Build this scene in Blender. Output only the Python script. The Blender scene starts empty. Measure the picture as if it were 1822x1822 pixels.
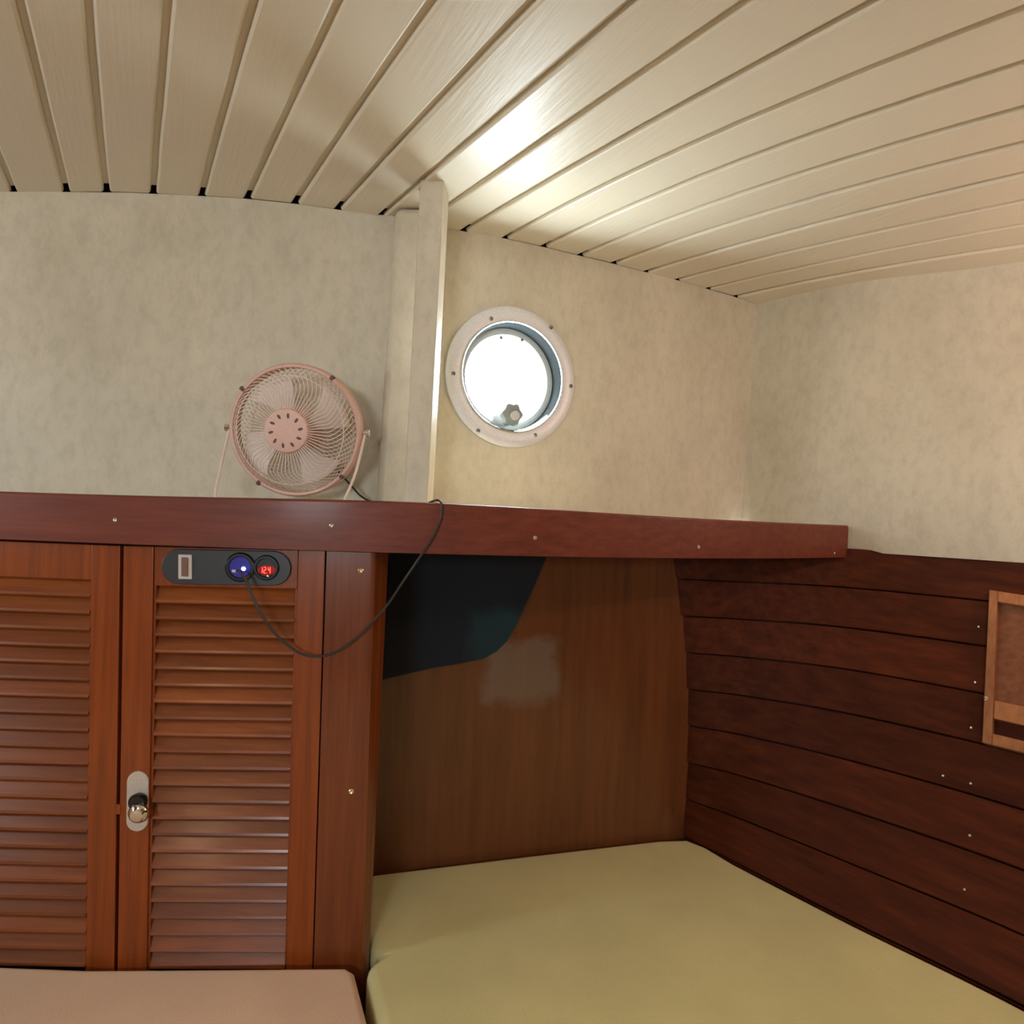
import bpy, bmesh, math, random
import numpy as np
from mathutils import Vector, Matrix
random.seed(7)
SC = bpy.context.scene
COL = SC.collection

# ------------------------------------------------------------------ camera, sky, light, exposure
EYE = 1.15                                   # eye height; also the height of the shelf edge
FPX = 1200.0                                 # focal length in pixels of the 1822 px frame
ROLL = math.radians(2.28)
cam_d = bpy.data.cameras.new('camera'); cam = bpy.data.objects.new('camera', cam_d); COL.objects.link(cam)
cam_d.sensor_width = 36.0; cam_d.lens = FPX / 1822.0 * 36.0; cam_d.clip_start = 0.02
cam.matrix_world = Matrix.Translation((0, 0, EYE)) @ Matrix.Rotation(math.pi / 2, 4, 'X') @ Matrix.Rotation(ROLL, 4, 'Z')
SC.camera = cam
SC.view_settings.view_transform = 'Standard'; SC.view_settings.look = 'None'
SC.view_settings.gamma = 1.0; SC.view_settings.use_curve_mapping = False
SC.view_settings.exposure = 0.06

SKY = 47.0
w = bpy.data.worlds.new('sky'); SC.world = w; w.use_nodes = True
wn = w.node_tree.nodes['Background']; wn.inputs['Color'].default_value = (0.86, 0.945, 1.0, 1); wn.inputs['Strength'].default_value = SKY

def area(name, loc, direction, sx, sy, portal=True, energy=0, color=(1, 1, 1), shape='RECTANGLE'):
    d = bpy.data.lights.new(name, 'AREA'); d.shape = shape; d.size = sx
    if shape in ('RECTANGLE', 'ELLIPSE'): d.size_y = sy
    o = bpy.data.objects.new(name, d); COL.objects.link(o); o.location = loc
    o.rotation_euler = Vector(direction).to_track_quat('-Z', 'Y').to_euler()
    if portal: d.cycles.is_portal = True
    else: d.energy = energy; d.color = color
    return o
# openings: rear hatch, added and sized for fill, and side window (daylight from the sky), defined here and cut into the walls below
REAR_Y, LEFT_X = -1.45, -1.65
FILL_HATCH = (-0.57, -0.15, 0.05, 0.28)           # x0, x1, z0, z1 (z from eye)
SIDEW = (0.14, 0.42, 0.05, 0.19)            # y0, y1, z0, z1 in the left wall
area('daylight_portal', ((FILL_HATCH[0] + FILL_HATCH[1]) / 2, REAR_Y - .03, EYE + (FILL_HATCH[2] + FILL_HATCH[3]) / 2), (0, 1, 0), FILL_HATCH[1] - FILL_HATCH[0], FILL_HATCH[3] - FILL_HATCH[2])
area('daylight_portal', (LEFT_X - .03, (SIDEW[0] + SIDEW[1]) / 2, EYE + (SIDEW[2] + SIDEW[3]) / 2), (1, 0, 0), SIDEW[1] - SIDEW[0], SIDEW[3] - SIDEW[2])
LAMP_POWER = 3.5
sd = bpy.data.lights.new('sun', 'SUN'); sd.energy = 265.0; sd.angle = math.radians(.6); sd.color = (1.0, .95, .84)
sun = bpy.data.objects.new('sun', sd); COL.objects.link(sun)          # high sun ahead: falls through the round window onto the shelf
sun.rotation_euler = Vector((.05, -.20, -.30)).to_track_quat('-Z', 'Y').to_euler()

# ------------------------------------------------------------------ photo geometry helpers
CR, SR = math.cos(ROLL), math.sin(ROLL)
def uv(x, y):
    dx, dy = x - 911, y - 911
    return (dx * CR + dy * SR) / FPX, (dx * SR - dy * CR) / FPX
def at(x, y, Y):
    t, v = uv(x, y); return Vector((t * Y, Y, EYE + v * Y))
def atz(x, y, z):                            # point of that sight line at height z above the eye
    t, v = uv(x, y); Y = z / v; return Vector((t * Y, Y, EYE + z))
def pix(p):
    t, v = p[0] / p[1], (p[2] - EYE) / p[1]
    return 911 + FPX * (t * CR + v * SR), 911 + FPX * (t * SR - v * CR)

# ------------------------------------------------------------------ object helpers
def base_of(o):
    v = Vector((0, 0, 0))
    while o is not None: v += o.location; o = o.parent
    return v
def link(name, verts, faces, mat, parent=None, smooth=False, ang=40, wn=False, bevel=0, kind=None, label=None, seg=2):
    me = bpy.data.meshes.new(name)
    off = base_of(parent)
    me.from_pydata([tuple(Vector(v) - off) for v in verts], [], faces)
    bm = bmesh.new(); bm.from_mesh(me); bmesh.ops.recalc_face_normals(bm, faces=bm.faces)
    if bevel:
        es = [e for e in bm.edges if len(e.link_faces) == 2 and e.calc_face_angle() > 0.6]
        bmesh.ops.bevel(bm, geom=es, offset=bevel, segments=seg, profile=0.5, affect='EDGES', clamp_overlap=True)
    bm.to_mesh(me); bm.free()
    if smooth:
        for p in me.polygons: p.use_smooth = True
        try: me.set_sharp_from_angle(angle=math.radians(ang))
        except Exception: pass
    if mat: me.materials.append(mat)
    o = bpy.data.objects.new(name, me); COL.objects.link(o)
    if parent: o.parent = parent
    if bevel and smooth or wn: 
        md = o.modifiers.new('normals', 'WEIGHTED_NORMAL'); md.weight = 100; md.keep_sharp = True
    if kind: o['kind'] = kind
    if label: o['label'] = label
    return o
def thing(name, label, cat, loc, group=None):
    o = bpy.data.objects.new(name, None); COL.objects.link(o); o.location = loc; o.empty_display_size = .05
    o['label'] = label; o['category'] = cat
    if group: o['group'] = group
    return o
def tag(o, label, cat, group=None):
    o['label'] = label; o['category'] = cat
    if group: o['group'] = group
    return o
class MB:
    def __init__(s): s.v = []; s.f = []
    def add(s, vs, fs):
        n = len(s.v); s.v += [Vector(v) for v in vs]; s.f += [tuple(i + n for i in f) for f in fs]; return s
    def hexa(s, q0, q1):                      # two quads (lists of four points) joined to a block
        return s.add(list(q0) + list(q1), [(0, 1, 2, 3), (7, 6, 5, 4), (0, 4, 5, 1), (1, 5, 6, 2), (2, 6, 7, 3), (3, 7, 4, 0)])
    def box(s, lo, hi):
        (a, b, c), (d, e, f) = lo, hi
        return s.hexa([(a, b, c), (d, b, c), (d, e, c), (a, e, c)], [(a, b, f), (d, b, f), (d, e, f), (a, e, f)])
    def tube(s, pts, r, n=8, cap=True, closed=False):
        pts = [Vector(p) for p in pts]; N = len(pts); vs = []; fs = []
        up = None
        for i, p in enumerate(pts):
            a = pts[(i - 1) % N] if (closed or i > 0) else p; b = pts[(i + 1) % N] if (closed or i < N - 1) else p
            d = (b - a).normalized()
            if up is None:
                up = d.orthogonal().normalized()
            up = (up - d * up.dot(d)).normalized(); sd = d.cross(up)
            rr = r[i] if isinstance(r, (list, tuple)) else r
            for k in range(n):
                an = 2 * math.pi * k / n; vs.append(p + (up * math.cos(an) + sd * math.sin(an)) * rr)
        for i in range(N if closed else N - 1):
            j = (i + 1) % N
            for k in range(n): fs.append((i * n + k, i * n + (k + 1) % n, j * n + (k + 1) % n, j * n + k))
        if cap and not closed: fs += [tuple(range(n)), tuple(range((N - 1) * n, N * n))]
        return s.add(vs, fs)
    def lathe(s, prof, M, n=32, closed=False):  # prof: (radius, height along axis); M: matrix, axis = local z
        vs = []; fs = []; K = len(prof)
        for r, h in prof:
            for k in range(n):
                a = 2 * math.pi * k / n; vs.append(M @ Vector((r * math.cos(a), r * math.sin(a), h)))
        for i in range(K if closed else K - 1):
            j = (i + 1) % K
            for k in range(n): fs.append((i * n + k, i * n + (k + 1) % n, j * n + (k + 1) % n, j * n + k))
        if not closed: fs += [tuple(range(n)), tuple(range((K - 1) * n, K * n))]
        return s.add(vs, fs)
    def out(s, name, mat, parent=None, **k): return link(name, s.v, s.f, mat, parent, **k)
def frame_m(origin, zdir, up=(0, 0, 1)):
    z = Vector(zdir).normalized(); x = Vector(up).cross(z)
    x = x.normalized() if x.length > 1e-4 else Vector((1, 0, 0)); y = z.cross(x)
    return Matrix(((x.x, y.x, z.x, origin[0]), (x.y, y.y, z.y, origin[1]), (x.z, y.z, z.z, origin[2]), (0, 0, 0, 1)))
def catmull(P, n=8):
    P = [Vector(p) for p in P]; Q = [P[0] * 2 - P[1]] + P + [P[-1] * 2 - P[-2]]; out = []
    for i in range(1, len(Q) - 2):
        a, b, c, d = Q[i - 1:i + 3]
        for k in range(n):
            t = k / n
            out.append(0.5 * ((2 * b) + (c - a) * t + (2 * a - 5 * b + 4 * c - d) * t * t + (3 * b - a - 3 * c + d) * t ** 3))
    out.append(P[-1]); return out
def outline_block(name, pts, z0, z1, mat, parent=None, bevel=0.02, seg=4, **k):
    bm = bmesh.new(); n = len(pts)
    bot = [bm.verts.new((p[0], p[1], z0)) for p in pts]; top = [bm.verts.new((p[0], p[1], z1)) for p in pts]
    bm.faces.new(top); bm.faces.new(bot[::-1])
    for i in range(n): bm.faces.new((bot[i], bot[(i + 1) % n], top[(i + 1) % n], top[i]))
    bmesh.ops.recalc_face_normals(bm, faces=bm.faces)
    es = [e for e in bm.edges if e.calc_face_angle() > 0.9]
    bmesh.ops.bevel(bm, geom=es, offset=bevel, segments=seg, profile=0.5, affect='EDGES', clamp_overlap=True)
    vs = [v.co.copy() for v in bm.verts]; bm.verts.index_update(); fs = [tuple(v.index for v in f.verts) for f in bm.faces]; bm.free()
    return link(name, vs, fs, mat, parent, smooth=True, ang=60, wn=True, **k)

# ------------------------------------------------------------------ materials
def mat(name):
    m = bpy.data.materials.new(name); m.use_nodes = True; nt = m.node_tree
    return m, nt, nt.nodes['Principled BSDF']
def nd(nt, t, **kw):
    n = nt.nodes.new(t)
    for k, v in kw.items():
        if k in n.inputs: n.inputs[k].default_value = v
        else: setattr(n, k, v)
    return n
def ramp(nt, fac, stops):
    r = nt.nodes.new('ShaderNodeValToRGB'); e = r.color_ramp.elements
    while len(e) < len(stops): e.new(0.5)
    for el, (p, c) in zip(e, stops): el.position = p; el.color = (*c, 1)
    nt.links.new(fac, r.inputs['Fac']); return r
def coords(nt, scale, rot=(0, 0, 0)):           # turned first, then scaled
    tc = nt.nodes.new('ShaderNodeTexCoord'); src = tc.outputs['Object']
    if any(rot):
        m0 = nt.nodes.new('ShaderNodeMapping'); m0.inputs['Rotation'].default_value = rot; nt.links.new(src, m0.inputs['Vector']); src = m0.outputs['Vector']
    mp = nt.nodes.new('ShaderNodeMapping'); mp.inputs['Scale'].default_value = scale
    nt.links.new(src, mp.inputs['Vector']); return mp.outputs['Vector']
def wood(name, c0, c1, c2, axis='Z', rough=.3, coat=.35, vary=.25, grain=90, rot=0):
    m, nt, b = mat(name); L = nt.links.new
    s = {'X': (4, grain, grain), 'Y': (grain, 4, grain), 'Z': (grain, grain, 3.5)}[axis]
    v = coords(nt, s, (0, 0, rot))
    n1 = nd(nt, 'ShaderNodeTexNoise', Scale=1.0, Detail=6, Roughness=.65); L(v, n1.inputs['Vector'])
    r = ramp(nt, n1.outputs['Fac'], [(.28, c0), (.5, c1), (.74, c2)])
    s2 = {'X': (1.2, 7, 7), 'Y': (7, 1.2, 7), 'Z': (7, 7, 1.2)}[axis]
    n2 = nd(nt, 'ShaderNodeTexNoise', Scale=1.5, Detail=3); L(coords(nt, s2, (0, 0, rot)), n2.inputs['Vector'])
    oi = nt.nodes.new('ShaderNodeObjectInfo')
    ma = nd(nt, 'ShaderNodeMath', operation='MULTIPLY_ADD'); L(oi.outputs['Random'], ma.inputs[0]); ma.inputs[1].default_value = vary; ma.inputs[2].default_value = 1 - vary / 2 - .25
    mb = nd(nt, 'ShaderNodeMath', operation='MULTIPLY_ADD'); L(n2.outputs['Fac'], mb.inputs[0]); mb.inputs[1].default_value = .5; L(ma.outputs[0], mb.inputs[2])
    mx = nd(nt, 'ShaderNodeVectorMath', operation='SCALE'); L(r.outputs['Color'], mx.inputs[0]); L(mb.outputs[0], mx.inputs['Scale'])
    L(mx.outputs[0], b.inputs['Base Color'])
    b.inputs['Roughness'].default_value = rough; b.inputs['Specular IOR Level'].default_value = .3; b.inputs['Coat Weight'].default_value = coat; b.inputs['Coat Roughness'].default_value = .18
    bp = nd(nt, 'ShaderNodeBump', Strength=.12, Distance=.002); L(n1.outputs['Fac'], bp.inputs['Height']); L(bp.outputs['Normal'], b.inputs['Normal'])
    return m
def plain(name, c, rough=.5, metal=0, emit=None, es=0, coat=0, bump=0, bscale=300):
    m, nt, b = mat(name); b.inputs['Base Color'].default_value = (*c, 1); b.inputs['Roughness'].default_value = rough; b.inputs['Metallic'].default_value = metal
    b.inputs['Coat Weight'].default_value = coat
    if emit: b.inputs['Emission Color'].default_value = (*emit, 1); b.inputs['Emission Strength'].default_value = es
    n = nd(nt, 'ShaderNodeTexNoise', Scale=bscale, Detail=3); nt.links.new(coords(nt, (1, 1, 1)), n.inputs['Vector'])
    r = ramp(nt, n.outputs['Fac'], [(.3, tuple(x * .93 for x in c)), (.7, tuple(min(1, x * 1.05) for x in c))]); nt.links.new(r.outputs['Color'], b.inputs['Base Color'])
    if bump:
        bp = nd(nt, 'ShaderNodeBump', Strength=bump, Distance=.002); nt.links.new(n.outputs['Fac'], bp.inputs['Height']); nt.links.new(bp.outputs['Normal'], b.inputs['Normal'])
    return m
def paint():
    m, nt, b = mat('cream_gloss_paint'); L = nt.links.new
    n0 = nd(nt, 'ShaderNodeTexNoise', Scale=2.2, Detail=3); L(coords(nt, (1, 1, 1)), n0.inputs['Vector'])
    r = ramp(nt, n0.outputs['Fac'], [(.3, (.70, .63, .495)), (.7, (.76, .69, .55))]); L(r.outputs['Color'], b.inputs['Base Color'])
    n1 = nd(nt, 'ShaderNodeTexNoise', Scale=1, Detail=5, Roughness=.6); L(coords(nt, (130, 9, 20), (0, 0, -.5)), n1.inputs['Vector'])
    n2 = nd(nt, 'ShaderNodeTexNoise', Scale=14, Detail=2); L(coords(nt, (1, 1, 1)), n2.inputs['Vector'])
    ad = nd(nt, 'ShaderNodeMath', operation='ADD'); L(n1.outputs['Fac'], ad.inputs[0]); L(n2.outputs['Fac'], ad.inputs[1])
    bp = nd(nt, 'ShaderNodeBump', Strength=.22, Distance=.0025); L(ad.outputs[0], bp.inputs['Height']); L(bp.outputs['Normal'], b.inputs['Normal'])
    b.inputs['Roughness'].default_value = .40
    return m
def vinyl():
    m, nt, b = mat('mottled_beige_vinyl'); L = nt.links.new
    n1 = nd(nt, 'ShaderNodeTexNoise', Scale=7, Detail=7, Roughness=.68); L(coords(nt, (1, 1, .55)), n1.inputs['Vector'])
    r1 = ramp(nt, n1.outputs['Fac'], [(.3, (.55, .495, .37)), (.5, (.625, .565, .435)), (.72, (.685, .62, .485))])
    n2 = nd(nt, 'ShaderNodeTexNoise', Scale=55, Detail=5, Roughness=.7); L(coords(nt, (1, 1, .6)), n2.inputs['Vector'])
    r2 = ramp(nt, n2.outputs['Fac'], [(.30, (.80, .80, .78)), (.55, (1, 1, 1))])
    mx = nd(nt, 'ShaderNodeMix', data_type='RGBA', blend_type='MULTIPLY'); mx.inputs[0].default_value = .7
    L(r1.outputs['Color'], mx.inputs[6]); L(r2.outputs['Color'], mx.inputs[7]); L(mx.outputs[2], b.inputs['Base Color'])
    n3 = nd(nt, 'ShaderNodeTexNoise', Scale=380, Detail=2); L(coords(nt, (1, 1, 1)), n3.inputs['Vector'])
    bp = nd(nt, 'ShaderNodeBump', Strength=.25, Distance=.001); L(n3.outputs['Fac'], bp.inputs['Height']); L(bp.outputs['Normal'], b.inputs['Normal'])
    b.inputs['Roughness'].default_value = .5
    return m
def fabric(name, c):
    m, nt, b = mat(name); L = nt.links.new
    n1 = nd(nt, 'ShaderNodeTexNoise', Scale=5, Detail=5); L(coords(nt, (1, 1, 1)), n1.inputs['Vector'])
    r = ramp(nt, n1.outputs['Fac'], [(.3, tuple(x * .9 for x in c)), (.7, tuple(x * 1.06 for x in c))]); L(r.outputs['Color'], b.inputs['Base Color'])
    n3 = nd(nt, 'ShaderNodeTexNoise', Scale=420, Detail=3); L(coords(nt, (1, 1, 1)), n3.inputs['Vector'])
    bp = nd(nt, 'ShaderNodeBump', Strength=.35, Distance=.0015); L(n3.outputs['Fac'], bp.inputs['Height']); L(bp.outputs['Normal'], b.inputs['Normal'])
    b.inputs['Roughness'].default_value = .9; b.inputs['Sheen Weight'].default_value = .15
    return m
def painted_reflection(name, base_mat_fn, box, patch, soft=.012):
    """a surface with a pale reflection painted into its colour, ragged outline, inside box (x0,x1,z0,z1, world)"""
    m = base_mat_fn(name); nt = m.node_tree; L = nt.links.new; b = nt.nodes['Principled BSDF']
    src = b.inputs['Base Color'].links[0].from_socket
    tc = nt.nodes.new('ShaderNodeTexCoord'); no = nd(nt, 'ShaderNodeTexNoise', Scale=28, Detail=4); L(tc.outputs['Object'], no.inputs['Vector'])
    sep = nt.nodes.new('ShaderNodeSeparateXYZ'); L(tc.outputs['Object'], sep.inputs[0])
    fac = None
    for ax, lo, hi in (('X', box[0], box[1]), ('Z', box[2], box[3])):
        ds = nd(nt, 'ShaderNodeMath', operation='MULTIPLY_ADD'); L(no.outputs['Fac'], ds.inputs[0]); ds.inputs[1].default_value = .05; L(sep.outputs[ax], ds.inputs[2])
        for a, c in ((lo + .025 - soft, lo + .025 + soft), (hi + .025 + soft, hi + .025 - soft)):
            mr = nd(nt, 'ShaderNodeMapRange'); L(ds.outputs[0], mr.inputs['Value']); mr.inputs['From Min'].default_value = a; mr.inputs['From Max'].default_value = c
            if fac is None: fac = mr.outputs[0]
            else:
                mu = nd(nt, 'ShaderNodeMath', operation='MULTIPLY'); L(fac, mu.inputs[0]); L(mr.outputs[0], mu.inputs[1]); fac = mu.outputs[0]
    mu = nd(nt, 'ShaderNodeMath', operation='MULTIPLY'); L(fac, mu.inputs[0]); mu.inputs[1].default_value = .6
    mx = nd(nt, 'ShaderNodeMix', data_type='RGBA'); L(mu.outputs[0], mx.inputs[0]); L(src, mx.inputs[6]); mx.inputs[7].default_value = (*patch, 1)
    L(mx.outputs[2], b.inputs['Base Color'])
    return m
M_PAINT = paint(); M_VINYL = vinyl()
M_FASCIA = wood('red_mahogany', (.12, .026, .014), (.165, .037, .019), (.21, .050, .025), 'X', .46, .08, .1)
M_FRAME = wood('door_mahogany', (.17, .036, .006), (.25, .053, .008), (.33, .075, .011), 'Z', .32, .35, .2)
M_POST = wood('post_mahogany', (.11, .026, .007), (.16, .038, .009), (.21, .053, .012), 'Z', .26, .6, .1)
M_SLAT = wood('slat_mahogany', (.15, .036, .008), (.21, .054, .011), (.27, .076, .017), 'X', .36, .25, .45)
M_HULL = wood('hull_mahogany', (.042, .0095, .0035), (.074, .0155, .005), (.11, .026, .008), 'X', .62, .0, .3, 60, math.radians(56))
M_HULL.node_tree.nodes['Principled BSDF'].inputs['Specular IOR Level'].default_value = .12
M_NICHE = wood('niche_teak', (.26, .095, .035), (.36, .14, .05), (.44, .18, .07), 'Z', .35, .3, .2)
M_DARKWOOD = plain('dark_gap', (.02, .010, .007), .8)
M_SHELF = wood('shelf_wood', (.15, .05, .02), (.22, .075, .03), (.28, .1, .04), 'X', .5, .1, .1)
M_SHELFTOP = plain('cream_shelf_lining', (.72, .64, .48), .5)
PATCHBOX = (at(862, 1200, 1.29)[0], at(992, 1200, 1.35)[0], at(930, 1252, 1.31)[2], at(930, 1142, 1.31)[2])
M_PANEL = painted_reflection('varnished_brown_panel', lambda n: wood(n, (.11, .036, .012), (.145, .048, .016), (.18, .062, .020), 'Z', .3, .4, .05, 45), PATCHBOX, (.20, .15, .11))  # grey window reflection painted into the panel colour
M_GREEN = fabric('olive_cream_fabric', (.76, .71, .34))
M_PINK = fabric('beige_fabric', (.84, .60, .41))
M_CHROME = plain('chrome', (.82, .80, .76), .12, 1.0)
M_ALU = plain('satin_aluminium', (.80, .80, .83), .45, .35)
M_ALU2 = plain('grey_rubber_rim', (.020, .024, .026), .8); M_ALU2.node_tree.nodes['Principled BSDF'].inputs['Specular IOR Level'].default_value = .02
M_FLANGE = plain('pale_grey_flange', (.72, .80, .82), .45)
M_SCREW = plain('steel_screw', (.62, .56, .46), .3, .9)
M_DSCREW = plain('dark_steel_screw', (.20, .18, .16), .35, .7)
M_BRASS = plain('brass_screw', (.80, .66, .36), .3, .9)
M_KNOB = plain('grey_plastic', (.22, .25, .25), .5)
M_CAP = plain('pale_grey_cap', (.60, .60, .59), .4)
M_BLACK = plain('black_plate', (.022, .024, .026), .42)
M_BLACKG = plain('black_plastic', (.010, .010, .012), .25)
M_ROCK = plain('switch_bezel', (.62, .56, .52), .35)
M_ROCK2 = plain('brown_rocker', (.20, .11, .08), .3)
M_PINKP = plain('pale_pink_plastic', (.76, .50, .42), .5)
M_WIRE = plain('pale_pink_wire', (.88, .72, .64), .4)
M_BLADE = plain('milky_pink_blade', (.80, .70, .62), .45)
M_CABLE = plain('black_cable', (.028, .022, .022), .45)
M_ESC = plain('pale_grey_enamel', (.56, .50, .43), .4)
M_NAVY = painted_reflection('dark_navy', lambda n: fabric(n, (.006, .009, .015)), (PATCHBOX[0] - .03, PATCHBOX[1], PATCHBOX[2], PATCHBOX[3] + .06), (.006, .045, .055))  # same reflection painted in teal over the navy
M_BLUE = plain('blue_led', (.1, .1, .9), .3, 0, (.22, .26, 1.0), 45.0)
M_BLUER = plain('blue_lit_ring', (.004, .004, .03), .5, 0, (.015, .005, .9), .14)
M_RED = plain('red_led_digits', (.3, 0, 0), .3, 0, (1.0, .05, .03), 4.0)
M_REDBK = plain('red_display', (.12, 0, 0), .2, 0, (.6, 0, 0), .35)
def glass():
    m = bpy.data.materials.new('window_glass'); m.use_nodes = True; nt = m.node_tree; nt.nodes.clear()
    o = nt.nodes.new('ShaderNodeOutputMaterial'); t = nd(nt, 'ShaderNodeBsdfTransparent', Color=(.96, .985, .98, 1)); g = nd(nt, 'ShaderNodeBsdfGlossy', Roughness=.03)
    mx = nt.nodes.new('ShaderNodeMixShader'); mx.inputs[0].default_value = .04
    nt.links.new(t.outputs[0], mx.inputs[1]); nt.links.new(g.outputs[0], mx.inputs[2]); nt.links.new(mx.outputs[0], o.inputs[0])
    return m
M_GLASS = glass()

# ------------------------------------------------------------------ deckhead (ceiling boards)
def wall_y_left(t): return 1.235 / (1 - .06 * t)
def wall_y_right(t): return 1.349 / (1 - .4375 * t)
GR = {1: [(118, 341), (109, 313), (87, 214), (61, 115), (35, 10)],
      2: [(190, 341), (186, 313), (174.5, 214), (166, 115), (157, 10)],
      3: [(273, 344), (276, 313), (281.5, 214), (290, 115), (299, 10)],
      4: [(359, 348), (370, 313), (393.5, 214), (420, 115), (451, 10)],
      5: [(441, 353), (467.6, 296), (509, 204), (540, 134), (598, 16)],
      6: [(526, 362), (543, 349), (582, 283), (628.5, 201), (674.5, 135), (730.5, 62.5), (773, 6.6)],
      7: [(602, 372), (613.6, 365.5), (664.6, 306), (714, 247), (773, 184), (829, 132), (885, 69), (948, 3)],
      8: [(678, 384), (694, 379), (743.7, 332.6), (780, 296), (836, 244), (911.6, 184), (994, 115), (1093, 30), (1130, 4)],
      9: [(752, 398), (793, 369), (862, 323), (961, 253.5), (1089, 161), (1191, 93), (1328, 5.5)],
      10: [(825, 411), (859, 393.5), (961, 332.6), (1060, 276), (1177, 203), (1284, 145), (1400, 86), (1492, 35.7), (1563, 5.5)],
      11: [(899, 424), (982, 381), (1073, 336), (1174, 283), (1284, 230.5), (1400, 180), (1476, 148), (1596, 96), (1734, 48), (1822, 25)],
      12: [(968, 439), (1054, 395), (1174, 346), (1284, 302), (1373, 266), (1476, 225), (1610, 180), (1739, 137), (1822, 119)],
      13: [(1033, 455), (1147, 409), (1229, 377), (1325, 343), (1401, 317), (1514, 278.5), (1613, 252.5), (1739, 214), (1822, 196)],
      14: [(1093, 469), (1174, 438), (1284, 403), (1400, 371), (1508, 333), (1613, 307), (1739, 274), (1822, 258)],
      15: [(1150, 484), (1284, 444.5), (1400, 416), (1432, 405), (1519, 380), (1610, 355), (1731, 328), (1822, 313)],
      16: [(1205, 498), (1312, 472), (1322, 468), (1470, 431), (1618, 399), (1731, 373), (1822, 359.5)],
      17: [(1260, 514), (1388, 486), (1508, 458), (1618, 436), (1728, 416), (1822, 400.6)],
      18: [(1310, 528), (1445, 498), (1541, 480), (1632, 466.5), (1728, 450), (1822, 435)]}
LEN, NS = 2.3, 26
SS = [-.001 + (LEN + .001) * (k / NS) ** 1.25 for k in range(NS + 1)]
lines = {}                                    # groove centre lines: plan curve + height, from the forward wall aft
for i, pts in GR.items():
    t, v = uv(*pts[0]); Yw = wall_y_left(t) if i <= 8 else wall_y_right(t); z = v * Yw
    P = np.array([[uv(*p)[0] * z / uv(*p)[1], z / uv(*p)[1]] for p in pts])
    d = P[-1] - P[0]; d /= np.linalg.norm(d); n = np.array([-d[1], d[0]])
    s = (P - P[0]) @ d; l = (P - P[0]) @ n
    wts = np.ones(len(s)); wts[0] = 4
    c = np.polyfit(s, l, 2, w=wts); c[2] = 0 if abs(c[2]) < .002 else c[2]
    send = s[-1]
    def f(q, P0=P[0], d=d, n=n, c=c, send=send):
        qq = min(q, send); ll = np.polyval(c, qq) + (2 * c[0] * send + c[1]) * max(0, q - send)
        r = P0 + d * q + n * ll; return r
    lines[i] = ([f(q) for q in SS], z)
for k in range(9):                            # further boards to port, out of the frame for the most part
    L1, z1 = lines[1]; lines[-k] = ([p + np.array([-.0935, .004]) * (1 if k == 0 else 1 + .9 * k) for p in L1], z1 - .006 * (k + 1))
L18, z18 = lines[18]; lines[19] = ([p + np.array([.085, .06]) for p in L18], z18 - .012)
for i in range(0, 19):
    pass
ids = sorted(lines)
ceil_pts = {i: [Vector((p[0], p[1], EYE + lines[i][1])) for p in lines[i][0]] for i in ids}
# groove floor + deck above it, one stepped sheet
vs, fs = [], []
K = len(SS)
first = 2
zdeck = EYE + .60
for i in ids:
    for k, p in enumerate(ceil_pts[i]):
        q = p.copy()
        if k == 0:
            dirv = (ceil_pts[i][1] - p).normalized(); q = p + dirv * .019
        vs.append(q + Vector((0, 0, .0075)))
for a in range(len(ids) - 1):
    for k in range(K - 1):
        o = a * K + k; fs.append((o, o + 1, o + K + 1, o + K))
ceiling = link('ceiling', vs, fs, M_PAINT, kind='structure')
deck = outline_block('ceiling', [(-1.8, -1.6), (1.6, -1.6), (1.6, 1.2), (.95, 1.45), (.60, 1.665), (-.18, 1.315), (-.24, 1.268), (-1.8, 1.175)], EYE + .573, EYE + .60, M_DARKWOOD, bevel=.001, seg=1, kind='structure')
HG, CH = .0048, .0042                         # half gap and chamfer of the boards
for a in range(len(ids) - 1):
    A, B = ceil_pts[ids[a]], ceil_pts[ids[a + 1]]
    vs, fs = [], []
    rng = random.Random(a * 13 + 5); dz = rng.uniform(-.0008, .0008)
    for k in range(K):
        p, q = A[k], B[k]; d = (q - p); wd = d.length; d.normalize()
        j = [rng.uniform(-.0006, .0006) for _ in range(2)]
        up = Vector((0, 0, 1))
        for off, h in ((HG + j[0], .0078), (HG + j[0], .004), (HG + CH * .45 + j[0], .0012), (HG + CH + j[0], 0), (wd - HG - CH + j[1], 0), (wd - HG - CH * .45 + j[1], .0012), (wd - HG + j[1], .004), (wd - HG + j[1], .0078)):
            vs.append(p + d * off + up * (h + dz))
    for k in range(K - 1):
        for c in range(8):
            o = k * 8; n = (c + 1) % 8
            fs.append((o + c, o + n, o + 8 + n, o + 8 + c))
    fs += [tuple(range(8)), tuple(range((K - 1) * 8, K * 8))]
    link('plank', vs, fs, M_PAINT, ceiling, smooth=True, ang=14)

# ------------------------------------------------------------------ walls above the shelf
def z_top(x_left=None):
    pass
wl = [(ceil_pts[i][0].x, ceil_pts[i][0].z) for i in ids if i <= 8]; wr = [(ceil_pts[i][0].x, ceil_pts[i][0].z) for i in ids if i >= 8]
def ztop(X, tab): return float(np.interp(X, [p[0] for p in tab], [p[1] for p in tab]))
SHELF_Z = EYE - .02
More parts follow.
